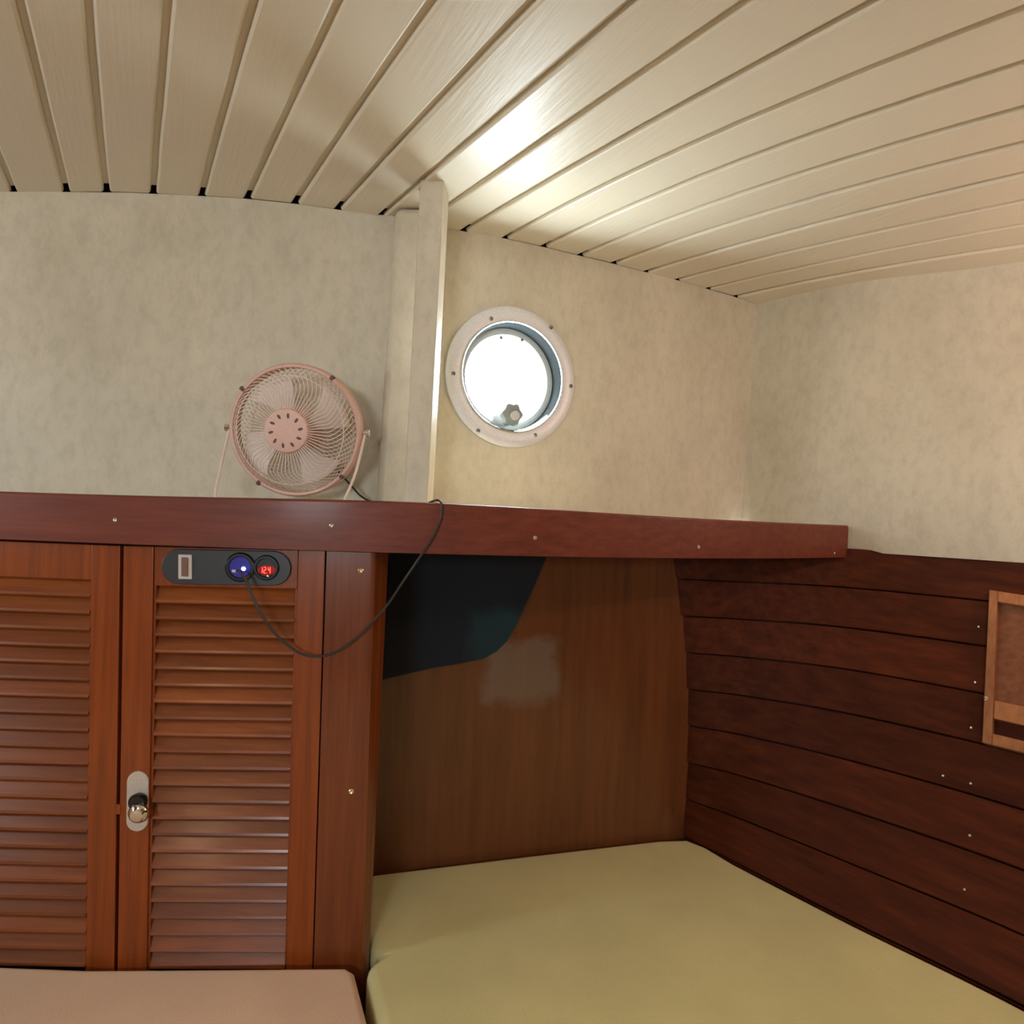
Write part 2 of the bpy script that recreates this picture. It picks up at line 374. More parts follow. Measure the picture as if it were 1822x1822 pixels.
# left part of the forward wall
XS = np.linspace(-1.70, -.205, 16)
fv = []; bv = []
for X in XS:
    Y = 1.235 + .06 * X; fv += [(X, Y, EYE - .075), (X, Y, ztop(X, wl) - .0005)]; bv += [(X, Y + .03, EYE - .075), (X, Y + .03, ztop(X, wl) - .0005)]
n = len(fv); F = []
for k in range(len(XS) - 1):
    a = 2 * k; F += [(a, a + 2, a + 3, a + 1), (n + a, n + a + 1, n + a + 3, n + a + 2), (a + 1, a + 3, n + a + 3, n + a + 1), (a, n + a, n + a + 2, a + 2)]
F += [(0, 1, n + 1, n), (n - 2, n + n - 2, n + n - 1, n - 1)]
link('wall_back_left', fv + bv, F, M_VINYL, kind='structure')
# right part with the round opening
WD = Vector((1, .4375, 0)).normalized(); WN = Vector((WD.y, -WD.x, 0))       # along the wall, into the cabin
PC = at(910, 672, wall_y_right(uv(910, 672)[0]))                               # porthole centre
R_HOLE = .108
bm = bmesh.new()
pts = [Vector((X, 1.349 + .4375 * X, ztop(X, wr) - .0005)) for X in np.linspace(-.225, .575, 18)]
pts += [Vector((.575, 1.349 + .4375 * .575, EYE - .075)), Vector((-.225, 1.349 - .4375 * .225, EYE - .075))]
ov = [bm.verts.new(p) for p in pts]; oe = [bm.edges.new((ov[i], ov[(i + 1) % len(ov)])) for i in range(len(ov))]
cv = [bm.verts.new(PC + (WD * math.cos(a) + Vector((0, 0, 1)) * math.sin(a)) * R_HOLE) for a in np.linspace(0, 2 * math.pi, 65)[:-1]]
ce = [bm.edges.new((cv[i], cv[(i + 1) % 64])) for i in range(64)]
bmesh.ops.triangle_fill(bm, use_beauty=True, use_dissolve=False, edges=oe + ce)
bmesh.ops.recalc_face_normals(bm, faces=bm.faces)
me = bpy.data.meshes.new('wall_back_right')
vs = [v.co.copy() for v in bm.verts]; bm.verts.index_update()
F = [tuple(v.index for v in f.verts) for f in bm.faces]; bd = [tuple(v.index for v in e.verts) for e in bm.edges if len(e.link_faces) == 1]; bm.free()
n = len(vs); vs2 = vs + [v - WN * .03 for v in vs]; F2 = F + [tuple(i + n for i in f[::-1]) for f in F] + [(a, b, b + n, a + n) for a, b in bd]
link('wall_back_right', vs2, F2, M_VINYL, kind='structure')
# dark closing strips above the wall, seen only through the open groove ends
for nm, tab, fn, xa, xb in (('trim_2', wl, lambda X: 1.235 + .06 * X, -1.70, -.205), ('trim_3', wr, lambda X: 1.349 + .4375 * X, -.225, .60)):
    vs, F = [], []
    for X in np.linspace(xa, xb, 16):
        zt_ = ztop(X, tab) - .002; Y = fn(X) + .014
        vs += [(X, Y, zt_), (X, Y, EYE + .575), (X, Y + .012, EYE + .575), (X, Y + .012, zt_)]
    for k in range(15):
        for c in range(4): F.append((k * 4 + c, k * 4 + (c + 1) % 4, k * 4 + 4 + (c + 1) % 4, k * 4 + 4 + c))
    F += [(0, 1, 2, 3), (60, 61, 62, 63)]
    link(nm, vs, F, M_DARKWOOD, kind='structure')
# right-hand lining: flared, swelling outward towards the camera, cut around the shelf end
WT = [(.556, 1.600), (.640, 1.498), (.686, 1.452), (.752, 1.400), (.952, 1.279), (1.20, 1.06), (1.40, .60), (1.46, -1.5)]
WB = [(.537, 1.584), (.610, 1.492), (.650, 1.445), (.700, 1.398), (.912, 1.190), (1.12, .92), (1.28, .45), (1.34, -1.5)]
wt = catmull([(x, y, 0) for x, y in WT], 6); wb = catmull([(x, y, 0) for x, y in WB], 6)
ZT, ZB = EYE + .521, EYE - .052
vs = []; F = []
rows = 10
for k, (a, b) in enumerate(zip(wt, wb)):
    zb = ZB - .004 * min(1, k / 40)
    for r in range(rows + 1):
        q = r / rows; p = a.lerp(b, q); z = ZT + (zb - ZT) * q
        inset = .012 * max(0, (q - .93) / .07) ** 2          # rolled lower edge
        if r == 0: z = EYE + .574
        nn = Vector((.7, .7, 0)); vs.append((p.x + nn.x * inset, p.y + nn.y * inset, z))
for k in range(len(wt) - 1):
    for r in range(rows):
        o = k * (rows + 1) + r; F.append((o, o + 1, o + rows + 2, o + rows + 1))
# give it thickness outward
n = len(vs); vs += [(x + .02, y + .02, z) for x, y, z in vs]
F += [tuple(i + n for i in f[::-1]) for f in F[:]]
for k in range(len(wt) - 1):
    for r in (0, rows):
        o = k * (rows + 1) + r; F.append((o, o + rows + 1, o + rows + 1 + n, o + n))
for r in range(rows):
    F.append((r, r + 1, r + 1 + n, r + n)); o = (len(wt) - 1) * (rows + 1) + r; F.append((o, o + 1, o + 1 + n, o + n))
link('wall_right', vs, F, M_VINYL, kind='structure', smooth=True)

# cased pilaster on the joint of the two wall parts
pl = [at(700, 392, 1.178), at(666, 884, 1.178)]
mb = MB(); ZC = EYE + .527
x0t, x0b = pl[0].x, pl[1].x
mb.hexa([(x0b, 1.178, EYE - .03), (-.165, 1.178, EYE - .03), (-.165, 1.29, EYE - .03), (x0b, 1.29, EYE - .03)],
        [(x0t, 1.178, ZC), (-.165, 1.178, ZC), (-.165, 1.29, ZC), (x0t, 1.29, ZC)])
mb.out('trim_1', M_VINYL, kind='structure', bevel=.016, seg=5, smooth=True)
# free-standing vinyl covered post on the shelf
Yp = 1.085
tl, tr, bl, br = at(748, 318, Yp), at(790, 325, Yp), at(718, 888, Yp), at(760, 893, Yp)
mb = MB(); zt = EYE + .5285
mb.hexa([(bl.x, Yp, SHELF_Z), (br.x, Yp, SHELF_Z), (br.x + .004, Yp + .045, SHELF_Z), (bl.x, Yp + .045, SHELF_Z)],
        [(tl.x, Yp, zt), (tr.x, Yp, zt), (tr.x + .004, Yp + .045, zt), (tl.x, Yp + .045, zt)])
post = mb.out('support_post', M_VINYL, bevel=.0025, smooth=True)
tag(post, 'square post covered in beige vinyl standing on the shelf left of the round window', 'post')

# ------------------------------------------------------------------ porthole (window_1)
def window_m(depth=0.0): return frame_m(PC + WN * depth, WN)     # local z points into the cabin
Mw = window_m()
win = MB().lathe([(.1105, .001), (.140, .001), (.1395, .006), (.1365, .0085), (.114, .0095), (.1105, .008)], Mw, 64, closed=True).out('window_1', M_ALU, kind='structure', smooth=True)
def off(r, a, h): return Mw @ Vector((r * math.cos(a), r * math.sin(a), h))
MB().lathe([(.107, .0015), (.1105, .0015), (.1105, .012), (.1085, .014), (.107, .012)], Mw, 64, closed=True).out('bead', M_CHROME, win, smooth=True)
MB().lathe([(.1068, .010), (.1078, .004), (.1078, -.036), (.1035, -.036), (.1030, -.026), (.1045, .004)], Mw, 64, closed=True).out('rim', M_ALU2, win, smooth=True)
MB().lathe([(.1034, -.032), (.1034, -.0238), (.0925, -.0215), (.0902, -.0218), (.0895, -.0245), (.0895, -.032)], Mw, 64, closed=True).out('flange', M_FLANGE, win, smooth=True)
MB().lathe([(.0880, -.033), (.0905, -.0325), (.0905, -.027), (.0892, -.0255), (.0880, -.028)], Mw, 64, closed=True).out('gasket', M_CAP, win, smooth=True)
MB().lathe([(.0905, -.036), (.0905, -.032)], Mw, 64).out('pane', M_GLASS, win)
for px, py in ((871, 569), (977, 584), (804, 666), (1012, 688), (848, 767), (949, 775)):
    t, v = uv(px, py); Y = wall_y_right(t); p = Vector((t * Y, Y, EYE + v * Y)) + WN * .0088
    sm = frame_m(p, WN); s_ = MB().lathe([(.0042, -.001), (.0042, .0008), (.0025, .0018), (.0006, .0012)], sm, 14).out('screw', M_DSCREW, win, smooth=True)
for px, py in ((890, 602), (927, 606)):                           # hinge lugs at the top
    t, v = uv(px, py); Y = wall_y_right(t) + .03; p = Vector((t * Y, Y, EYE + v * Y))
    MB().lathe([(.0035, -.004), (.0035, .006)], frame_m(p, WN), 10).out('hinge_lug', M_KNOB, win)
def wp(px, py, depth):
    t, v = uv(px, py); dv = Vector((t, 1, v)); o = PC + WN * depth - Vector((0, 0, EYE)); k = o.dot(WN) / dv.dot(WN); return dv * k + Vector((0, 0, EYE))
bk = [wp(874, 752, -.020), (wp(893, 757, -.020)), wp(915, 756, -.020), wp(912, 724, -.020), wp(895, 718, -.020), wp(884, 724, -.020)]
vsb = bk + [p - WN * .005 for p in bk]; nb = len(bk)
link('bracket', vsb, [tuple(range(nb)), tuple(range(nb, 2 * nb))] + [(i, (i + 1) % nb, (i + 1) % nb + nb, i + nb) for i in range(nb)], M_CAP, win)
kc = wp(910, 737, .004); km = frame_m(kc, WN)
mb = MB(); ring0 = []; ring1 = []
NK = 48
prof = [(0.55, -.014), (.9, -.012), (1.0, -.006), (1.0, .002), (.88, .007)]
vs = []; F = []
for q, h in prof:
    for k in range(NK):
        a = 2 * math.pi * k / NK; r = .0228 * q * (1 + .09 * math.cos(6 * a)); vs.append(km @ Vector((r * math.cos(a), r * math.sin(a), h)))
for i in range(len(prof) - 1):
    for k in range(NK): F.append((i * NK + k, i * NK + (k + 1) % NK, (i + 1) * NK + (k + 1) % NK, (i + 1) * NK + k))
F += [tuple(range(NK)), tuple(range((len(prof) - 1) * NK, len(prof) * NK))]
knob = link('knob', vs, F, M_KNOB, win, smooth=True)
MB().lathe([(.0095, .005), (.0095, .0105), (.0085, .0125), (.003, .013)], frame_m(kc + WN * .0 + WD * .004 - Vector((0, 0, .003)), WN), 24).out('knob_cap', M_CAP, knob, smooth=True)
area('daylight_portal', PC - WN * .0365, WN, .19, .19, shape='DISK')

# ------------------------------------------------------------------ shelf with its fascia
FX = np.array([-.95, -.721, -.549, -.181, .043, .263, .434, .6965]); FY = np.array([.95, .95, .95, .985, 1.045, 1.13, 1.215, 1.40])
fc = np.polyfit(FX, FY, 4)
def fas_y(X): return float(np.polyval(fc, X))
def fas_t(t):                                 # fascia front point on the sight line with X/Y = t
    Y = 1.0
    for _ in range(30): Y = fas_y(t * Y)
    return Vector((t * Y, Y, 0))
shelf = thing('shelf', 'long curved dark red wooden shelf running below the round window', 'shelf', (-.2, 1.1, SHELF_Z))
xs = np.linspace(-1.645, .700, 72); vs = []; F = []
def crown(X): return .009 * math.exp(-((X + .12) / .35) ** 2)
prof = [(0, -.0665), (.0, -.004), (.002, -.001), (.006, 0), (.019, 0), (.022, -.003), (.022, -.064), (.019, -.0675), (.003, -.0675)]
for X in xs:
    e = 1e-3; tg = Vector((2 * e, fas_y(max(X, -.9) + e) - fas_y(max(X, -.9) - e), 0)).normalized(); nn = Vector((-tg.y, tg.x, 0))
    y = fas_y(max(X, -.9))
    for dep, z in prof:
        p = Vector((X, y, 0)) + nn * dep; vs.append((p.x, p.y, EYE + z + (crown(X) if z > -.03 else 0)))
m = len(prof)
for k in range(len(xs) - 1):
    for c in range(m): F.append((k * m + c, k * m + (c + 1) % m, (k + 1) * m + (c + 1) % m, (k + 1) * m + c))
F += [tuple(range(m)), tuple(range((len(xs) - 1) * m, len(xs) * m))]
fascia = link('fascia', vs, F, M_FASCIA, shelf, smooth=True, wn=True)
top = [(X, fas_y(max(X, -.9)) + .021) for X in np.linspace(-1.69, .66, 34)] + [(.66, 1.44), (.565, 1.575), (.50, 1.349 + .4375 * .50 - .002), (-.2, 1.349 - .4375 * .2 - .002), (-.26, 1.235 - .06 * .26 - .002), (-1.69, 1.235 - .06 * 1.69 - .002)]
outline_block('shelf_board', top, SHELF_Z - .018, SHELF_Z, M_SHELFTOP, shelf, bevel=.001, seg=1)
for px, py in ((205, 925), (590, 935), (952, 957), (1243, 973), (1485, 985)):
    t, v = uv(px, py); p = fas_t(t); p = Vector((p.x, p.y, EYE + v * p.y))
    e = 1e-3; tg = Vector((2 * e, fas_y(p.x + e) - fas_y(p.x - e), 0)).normalized(); fn = Vector((tg.y, -tg.x, 0))
    MB().lathe([(.0032, -.002), (.0032, .0006), (.002, .0014), (.0005, .001)], frame_m(p, fn), 12).out('screw', M_SCREW, fascia, smooth=True)

# ------------------------------------------------------------------ lower wall: brown bulkhead panel
def pan_y(X): return 1.3145 + .3037 * X
def quadblock(p4, d, name, mat_, parent=None, **k):
    p4 = [Vector(p) for p in p4]; dv = Vector(d); return MB().hexa(p4, [p + dv for p in p4]).out(name, mat_, parent, **k)
xr_t, xr_b = .60, .62
ztp, zbp = SHELF_Z - .019, EYE - .80
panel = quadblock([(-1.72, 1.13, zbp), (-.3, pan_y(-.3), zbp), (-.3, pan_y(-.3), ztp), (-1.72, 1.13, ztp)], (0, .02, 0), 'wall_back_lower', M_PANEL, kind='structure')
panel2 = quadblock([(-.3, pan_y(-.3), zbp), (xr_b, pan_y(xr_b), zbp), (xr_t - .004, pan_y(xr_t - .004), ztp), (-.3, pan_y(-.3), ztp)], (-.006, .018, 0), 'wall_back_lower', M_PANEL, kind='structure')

# ------------------------------------------------------------------ hull side: planked, curved, flaring outward
HT = [(.330, 1.47), (.342, 1.413), (.52, 1.412), (.705, 1.398), (.925, 1.198), (1.13, .92), (1.285, .45), (1.33, -.4), (1.34, -1.5)]
HB = [(.380, 1.52), (.392, 1.436), (.455, 1.345), (.600, 1.150), (.755, .955), (.90, .72), (1.02, .30), (1.07, -.45), (1.08, -1.5)]
ht = catmull([(x, y, EYE - .049) for x, y in HT], 8); hb = catmull([(x, y, EYE - .672) for x, y in HB], 8)
def hull(k, f):
    p = ht[k].lerp(hb[k], min(f, 1)) - Vector((0, 0, .62 * max(0, f - 1))); bulge = .035 * 4 * f * max(0, 1 - f); return p + Vector((.75, .6, 0)) * bulge * .6
wall_h = bpy.data.objects.new('wall_right_lower', None); COL.objects.link(wall_h); wall_h['kind'] = 'structure'
NPL = 8
def hull_n(k, f):
    a = hull(min(k + 1, len(ht) - 1), f) - hull(max(k - 1, 0), f); f = min(.97, f); b = hull(k, f + .02) - hull(k, max(0, f - .02))
    n_ = a.cross(b).normalized(); return n_ if n_.dot(Vector((-1, -.4, 0))) > 0 else -n_
# backing sheet
vs = []; F = []
for k in range(len(ht)):
    for r in range(9): vs.append(hull(k, -.02 + r / 8 * 1.2) - hull_n(k, min(1, max(0, r / 8))) * .013)
for k in range(len(ht) - 1):
    for r in range(8): o = k * 9 + r; F.append((o, o + 1, o + 10, o + 9))
link('backing', vs, F, M_DARKWOOD, wall_h)
for j in range(NPL + 1):
    f0, f1 = (j / NPL if j else -.004), (j + 1) / NPL
    vs = []; F = []; g = .0010
    lap = .0006 * (1 if j % 2 else -.4)
    for k in range(len(ht)):
        nn0 = hull_n(k, min(1, f0)); H = (hull(k, f1) - hull(k, f0)).length; ge = g / max(H, .02) / NPL
        for ff, d in ((f0 + ge, -.012), (f0 + ge, -.002 + lap), (f0 + ge * 2.2, .0 + lap), (f1 - ge * 2.2, .0025 + lap), (f1 - ge, .001 + lap), (f1 - ge, -.012)):
            vs.append(hull(k, ff) + nn0 * d)
    for k in range(len(ht) - 1):
        for c in range(6): F.append((k * 6 + c, k * 6 + (c + 1) % 6, (k + 1) * 6 + (c + 1) % 6, (k + 1) * 6 + c))
    F += [tuple(range(6)), tuple(range((len(ht) - 1) * 6, len(ht) * 6))]
    link('plank', vs, F, M_HULL, wall_h, smooth=True, ang=12)
# pixel look-up on the hull
tabl = []
for k in range(len(ht)):
    for r in range(0, 101, 2):
        p = hull(k, r / 100)
        if p.y > .3: tabl.append((p, pix(p)))
HGRID = [[hull(k, r / 60) for r in range(61)] for k in range(len(ht))]
def hullpt(px, py):
    best = None
    for k in range(len(ht) - 1):
        for s_ in range(6):
            for r in range(61):
                p = HGRID[k][r].lerp(HGRID[k + 1][r], s_ / 6)
                if p.y < .25: continue
                q = pix(p); d = (q[0] - px) ** 2 + (q[1] - py) ** 2
                if best is None or d < best[0]: best = (d, p)
    return best[1]
for px, py in ((1742, 1121), (1739, 1211), (1733, 1293), (1680, 1386), (1731, 1392), (1725, 1482), (1717, 1577)):
    p = hullpt(px, py); nn = Vector((-.75, -.62, .2)).normalized()
    MB().lathe([(.0022, -.003), (.0022, .0042), (.001, .0048)], frame_m(p, nn), 8).out('screw', M_SCREW, wall_h)

# ------------------------------------------------------------------ bilinear panel builder (doors, niche)
class Panel:
    def __init__(s, TL, TR, BL, BR):
        s.c = [Vector(p) for p in (TL, TR, BL, BR)]
        s.n = (s.c[1] - s.c[0]).cross(s.c[2] - s.c[0]).normalized()
        if s.n.y > 0: s.n = -s.n
    def __call__(s, u, v, d=0):
        TL, TR, BL, BR = s.c
        return TL.lerp(TR, u).lerp(BL.lerp(BR, u), v) + s.n * d
    def block(s, mb, u0, u1, v0, v1, d0, d1):
        mb.hexa([s(u0, v0, d0), s(u1, v0, d0), s(u1, v1, d0), s(u0, v1, d0)], [s(u0, v0, d1), s(u1, v0, d1), s(u1, v1, d1), s(u0, v1, d1)]); return mb

# ------------------------------------------------------------------ louvred cabinet
cab = thing('louvered_cabinet', 'mahogany cabinet with two louvred doors under the shelf at left', 'cabinet', (-.55, 1.05, EYE - .78))
VB = 1.09                                     # doors run on below the cushion
def ext(tl, bl): return tl + (bl - tl) * VB
def door_panel(tlp, trp, blp, brp, y0, y1):
    TL, TR = at(*tlp, y0), at(*trp, y1); BL, BR = at(*blp, y0), at(*brp, y1)
    return Panel(TL, TR, ext(TL, BL), ext(TR, BR))
DR = door_panel((219.5, 971), (579, 980), (208.5, 1722), (556, 1722), .966, .992)
DL = door_panel((-143, 957), (213.5, 971), (-150, 1716), (203, 1722), .966, .966)
def build_door(D, u0, u1, v0, y_list, lab):
    mb = MB()
    D.block(mb, 0, u0, 0, 1, -.022, 0); D.block(mb, u1, 1, 0, 1, -.022, 0)
    D.block(mb, u0, u1, 0, v0, -.022, -.0015); D.block(mb, u0, u1, .955, 1, -.022, -.0015)
    dr = mb.out('door', M_FRAME, cab, bevel=.0016, smooth=True, label=lab)
    mb = MB(); D.block(mb, u0 - .02, u1 + .02, v0 - .01, .96, -.030, -.0235); mb.out('back_panel', M_DARKWOOD, dr)
    mb = MB()
    for (a, b) in ((u0, u0 + .011), (u1 - .011, u1)): D.block(mb, a, b, v0, .955, -.02, -.004)
    # narrow beads either side of the slats
    mb.out('bead', M_FRAME, dr, kind='stuff')
    for k in range(len(y_list) - 1):
        a, b = y_list[k], y_list[k + 1]; p = b - a; vs = []
        rr = random.Random(k * 7 + int(u0 * 1000)); e0, e1 = rr.uniform(-.0008, .0008), rr.uniform(-.0008, .0008)
        for u, e in ((u0 + .010, e0), (u1 - .010, e1)):
            for vv, d in ((a - .10 * p, -.0165), (b - .20 * p, -.0035), (b - .06 * p, -.0022), (b + .02 * p, -.0042), (b - .0 * p, -.008), (a + .10 * p, -.0205)):
                vs.append(D(u, vv, d + e))
        link('slat', vs, [(0, 1, 7, 6), (1, 2, 8, 7), (2, 3, 9, 8), (3, 4, 10, 9), (4, 5, 11, 10), (5, 0, 6, 11), (0, 1, 2, 3, 4, 5), (6, 7, 8, 9, 10, 11)], M_SLAT, dr)
    return dr
def vy(y): return (y - 973) / ((1722 - 973) * VB)
ys = [vy(1044 + 29.7 * k) for k in range(26)]
ys = [y for y in ys if y < .955]
door_r = build_door(DR, .147, .862, vy(1043), ys, 'right-hand louvred door with switch plate and latch')
yl = [vy(1037 + 29.9 * k) for k in range(26)]; yl = [y for y in yl if y < .955]
door_l = build_door(DL, .147, .858, vy(1036), yl, None)
# corner stile at the right end
P0, P1, P2 = (581.5, 980), (664, 982), (691, 984); Q0, Q1, Q2 = (558, 1722), (640, 1722), (656, 1722)
Ya, Yb, Yc = .990, .998, 1.024
T = [at(*P0, Ya), at(*P1, Yb), at(*P2, Yc)]; B_ = [at(*Q0, Ya), at(*Q1, Yb), at(*Q2, Yc)]
B_ = [t + (b - t) * VB for t, b in zip(T, B_)]
mid = lambda a, b, t, bo: a.lerp(b, t) + Vector((bo, -bo * .8, 0))
def ring6(R3):
    a, b, c = R3; return [a, a.lerp(b, .93), b.lerp(c, .12) + Vector((.0012, -.0012, 0)), b.lerp(c, .5) + Vector((.002, -.001, 0)), c, c + Vector((-.03, .02, 0)), a + Vector((0, .035, 0))]
ra, rb = ring6(T), ring6(B_); m = len(ra)
stile = link('corner_stile', ra + rb, [tuple(range(m)), tuple(range(m, 2 * m))] + [(i, (i + 1) % m, (i + 1) % m + m, i + m) for i in range(m)], M_POST, cab, smooth=True, ang=30, wn=True)
for px, py in ((642, 1015), (625, 1408)):
    p = at(px, py, .9965); MB().lathe([(.0042, -.003), (.0042, .0008), (.0028, .002), (.0008, .0012)], frame_m(p, (0.1, -1, 0)), 14).out('screw', M_BRASS, stile, smooth=True)
# carcass behind (top strip, left end)
mb = MB(); mb.box((-1.30, .985, EYE - .80), (-.92, 1.005, EYE - .075)); mb.out('side_panel', M_POST, cab)
mb = MB(); mb.box((-1.0, 1.02, EYE - .80), (-.26, 1.035, EYE - .07)); mb.out('carcass', M_DARKWOOD, cab)
# latch: enamel plate, chrome knob, striker
def dpt(px, py, D, d):
    t, v = uv(px, py); dv = Vector((t, 1, v)); o = D.c[0] + D.n * d - Vector((0, 0, EYE)); return dv * (o.dot(D.n) / dv.dot(D.n)) + Vector((0, 0, EYE))
def pill(p0, p1, r, D, d0, d1, n=10):
    a = (p0 - p1).normalized(); s_ = D.n.cross(a).normalized(); out = []
    for k in range(n + 1):
        an = math.pi * k / n; out.append(p0 + (s_ * math.cos(an) + a * math.sin(an)) * r)
    for k in range(n + 1):
        an = math.pi * k / n; out.append(p1 - (s_ * math.cos(an) + a * math.sin(an)) * r)
    m = len(out); return [q + D.n * d0 for q in out] + [q + D.n * d1 for q in out], [tuple(range(m)), tuple(range(m, 2 * m))] + [(i, (i + 1) % m, (i + 1) % m + m, i + m) for i in range(m)]
e0, e1 = dpt(246, 1390, DR, 0), dpt(245, 1460, DR, 0)
vs, F = pill(e0, e1, .0148, DR, -.001, .0022)
link('latch_plate', vs, F, M_ESC, door_r, bevel=.0007)
kc = dpt(255, 1437, DR, .0022)
MB().lathe([(.0055, 0), (.0055, .006), (.0115, .009), (.0142, .013), (.0142, .016), (.0118, .0195), (.0105, .020), (.0085, .0225), (.003, .0235)], frame_m(kc, DR.n - Vector((0, 0, .12))), 28).out('knob', M_CHROME, door_r, smooth=True)
MB().lathe([(.0118, 0.004), (.0128, .010), (.0105, .014)], frame_m(dpt(250, 1423, DR, .002), DR.n), 20).out('knob_collar', M_BLACKG, door_r, smooth=True)
kh0, kh1 = dpt(245, 1414, DR, 0), dpt(245, 1422, DR, 0)
vs, F = pill(kh0, kh1, .0024, DR, .002, .005); link('keyhole', vs, F, M_BLACKG, door_r)
mb = MB(); a = dpt(207.5, 1431, DR, .0); mb.box((a.x, a.y - .0005, a.z - .014), (a.x + .006, a.y + .012, a.z)); mb.out('latch_tongue', M_FRAME, door_r)

# ------------------------------------------------------------------ switch plate on the right door
sp = thing('switch_panel', 'black oval switch plate with rocker, blue light and red digits on the right louvred door', 'switch panel', dpt(404, 1038, DR, -.001))
a0, a1 = dpt(321, 1008, DR, 0), dpt(487, 1011, DR, 0)
vs, F = pill(a0, a1, .0252, DR, -.0015, .0035, 14)
plate = link('plate', vs, F, M_BLACK, sp, bevel=.001)
def facequad(pxs, D, d0, d1): 
    q = [dpt(x, y, D, 0) for x, y in pxs]; return [p + D.n * d0 for p in q], [p + D.n * d1 for p in q]
q0, q1 = facequad([(320, 986), (344, 986.5), (344, 1030), (320, 1029.5)], DR, .003, .0062)
rk = MB().hexa(q0, q1).out('rocker_switch', M_ROCK, sp, bevel=.0008)
q0, q1 = facequad([(326, 991), (338, 991.5), (338, 1025), (326, 1024.5)], DR, .005, .0078)
MB().hexa(q0, q1).out('rocker', M_ROCK2, rk, bevel=.0008)
um = frame_m(dpt(428, 1009, DR, .0030), DR.n)
usb = MB().lathe([(.0215, 0), (.0215, .002), (.0195, .004), (.016, .004), (.015, .002)], um, 32).out('usb_socket', M_BLACKG, sp, smooth=True)
MB().lathe([(.0148, .0015), (.0148, .0024)], um, 28).out('lit_ring', M_BLUER, usb)
MB().lathe([(.0028, -.001), (.0028, .001), (.0018, .0022), (.0004, .0025)], frame_m(dpt(433.5, 1012, DR, .0052), DR.n), 14).out('status_light', M_BLUE, usb, smooth=True)
q0, q1 = facequad([(415, 1013), (427, 1013.5), (427, 1018), (415, 1017.5)], DR, .0045, .0064)
MB().hexa(q0, q1).out('plug', M_CAP, usb)
vmn = frame_m(dpt(474, 1010, DR, .0030), DR.n)
vm = MB().lathe([(.0185, 0), (.0185, .002), (.017, .0038), (.014, .0038), (.013, .0022)], vmn, 32).out('voltmeter', M_BLACKG, sp, smooth=True)
dm = frame_m(dpt(475, 1014.5, DR, .0055), DR.n) @ Matrix.Scale(.55, 4, (0, 1, 0))
MB().lathe([(.0128, -.001), (.0128, .0012)], dm, 28).out('display', M_REDBK, vm)
mb = MB(); seg = {'1': 'bc', '2': 'abged', '4': 'fgbc', '.': 'p'}
ux = (DR.c[1] - DR.c[0]).normalized(); uz = DR.n.cross(ux); uz = uz if uz.z > 0 else -uz
def digit(ch, cx):
    c = dpt(475, 1014.5, DR, .0068) + ux * cx; w_, h_ = .0026, .0042; s_ = .00055
    S = {'a': ((-w_ / 2, h_), (w_ / 2, h_)), 'g': ((-w_ / 2, 0), (w_ / 2, 0)), 'd': ((-w_ / 2, -h_), (w_ / 2, -h_)), 'f': ((-w_ / 2, 0), (-w_ / 2, h_)), 'b': ((w_ / 2, 0), (w_ / 2, h_)), 'e': ((-w_ / 2, -h_), (-w_ / 2, 0)), 'c': ((w_ / 2, -h_), (w_ / 2, 0)), 'p': ((0, -h_), (.0003, -h_))}
    for g_ in seg[ch]:
        (x0, z0), (x1, z1) = S[g_]; p, q = c + ux * x0 + uz * z0, c + ux * x1 + uz * z1
        d = (q - p).normalized(); o = DR.n.cross(d) * s_; mb.hexa([p + o, q + o, q - o, p - o], [v + DR.n * .0004 for v in (p + o, q + o, q - o, p - o)])
for ch, cx in (('1', -.0078), ('2', -.0030), ('.', -.0002), ('4', .0032)): digit(ch, cx)
mb.out('digits', M_RED, vm, kind='stuff')
MB().lathe([(.0016, 0), (.0016, .0025), (.0005, .003)], frame_m(dpt(478, 1025, DR, .0055), DR.n), 10).out('button', M_CHROME, vm)

# ------------------------------------------------------------------ cushions on the berth
ZM = EYE - .670
g_out = [(-.170, 1.012), (-.205, 1.05), (-.240, 1.232), (.05, pan_y(.05) - .006), (.33, pan_y(.33) - .006), (.395, 1.418), (.43, 1.385)]
g_out += [(p.x - .003, p.y - .003) for p in hb[17:50]] + [(1.02, -.5), (.405, -.5), (-.143, .868), (-.187, .985)]
cush_g = outline_block('berth_cushion', g_out, EYE - .775, ZM, M_GREEN, bevel=.016)
tag(cush_g, 'wide olive cream berth cushion between the cabinet and the planked hull', 'cushion')
p_out = [(-1.25, .955), (-.57, .957), (-.215, .982), (-.200, .972), (-.156, .866), (.390, -.5), (-1.25, -.5)]
cush_p = outline_block('berth_cushion', p_out, EYE - .775, ZM + .001, M_PINK, bevel=.012)
tag(cush_p, 'pinkish beige berth cushion in front of the louvred cabinet doors', 'cushion')

# ------------------------------------------------------------------ thin navy layer on the panel under the shelf
npx = [(672, 982), (975, 986), (948, 1050), (920, 1110), (903, 1140), (885, 1158), (862, 1172), (820, 1181), (770, 1189), (730, 1198), (672, 1212)]
def ppt(px, py, d):
    t, v = uv(px, py); Y = 1.3145 / (1 - .3037 * t) - d; return Vector((t * Y, Y, EYE + v * Y))
fr = [ppt(x, y, .012) for x, y in npx]; bk_ = [ppt(x, y, .002) for x, y in npx]; m = len(fr)
navy = link('navy_layer', fr + bk_, [tuple(range(m)), tuple(range(m, 2 * m))] + [(i, (i + 1) % m, (i + 1) % m + m, i + m) for i in range(m)], M_NAVY, bevel=.003, smooth=True)
tag(navy, 'thin dark navy layer under the shelf against the brown panel', 'cloth')

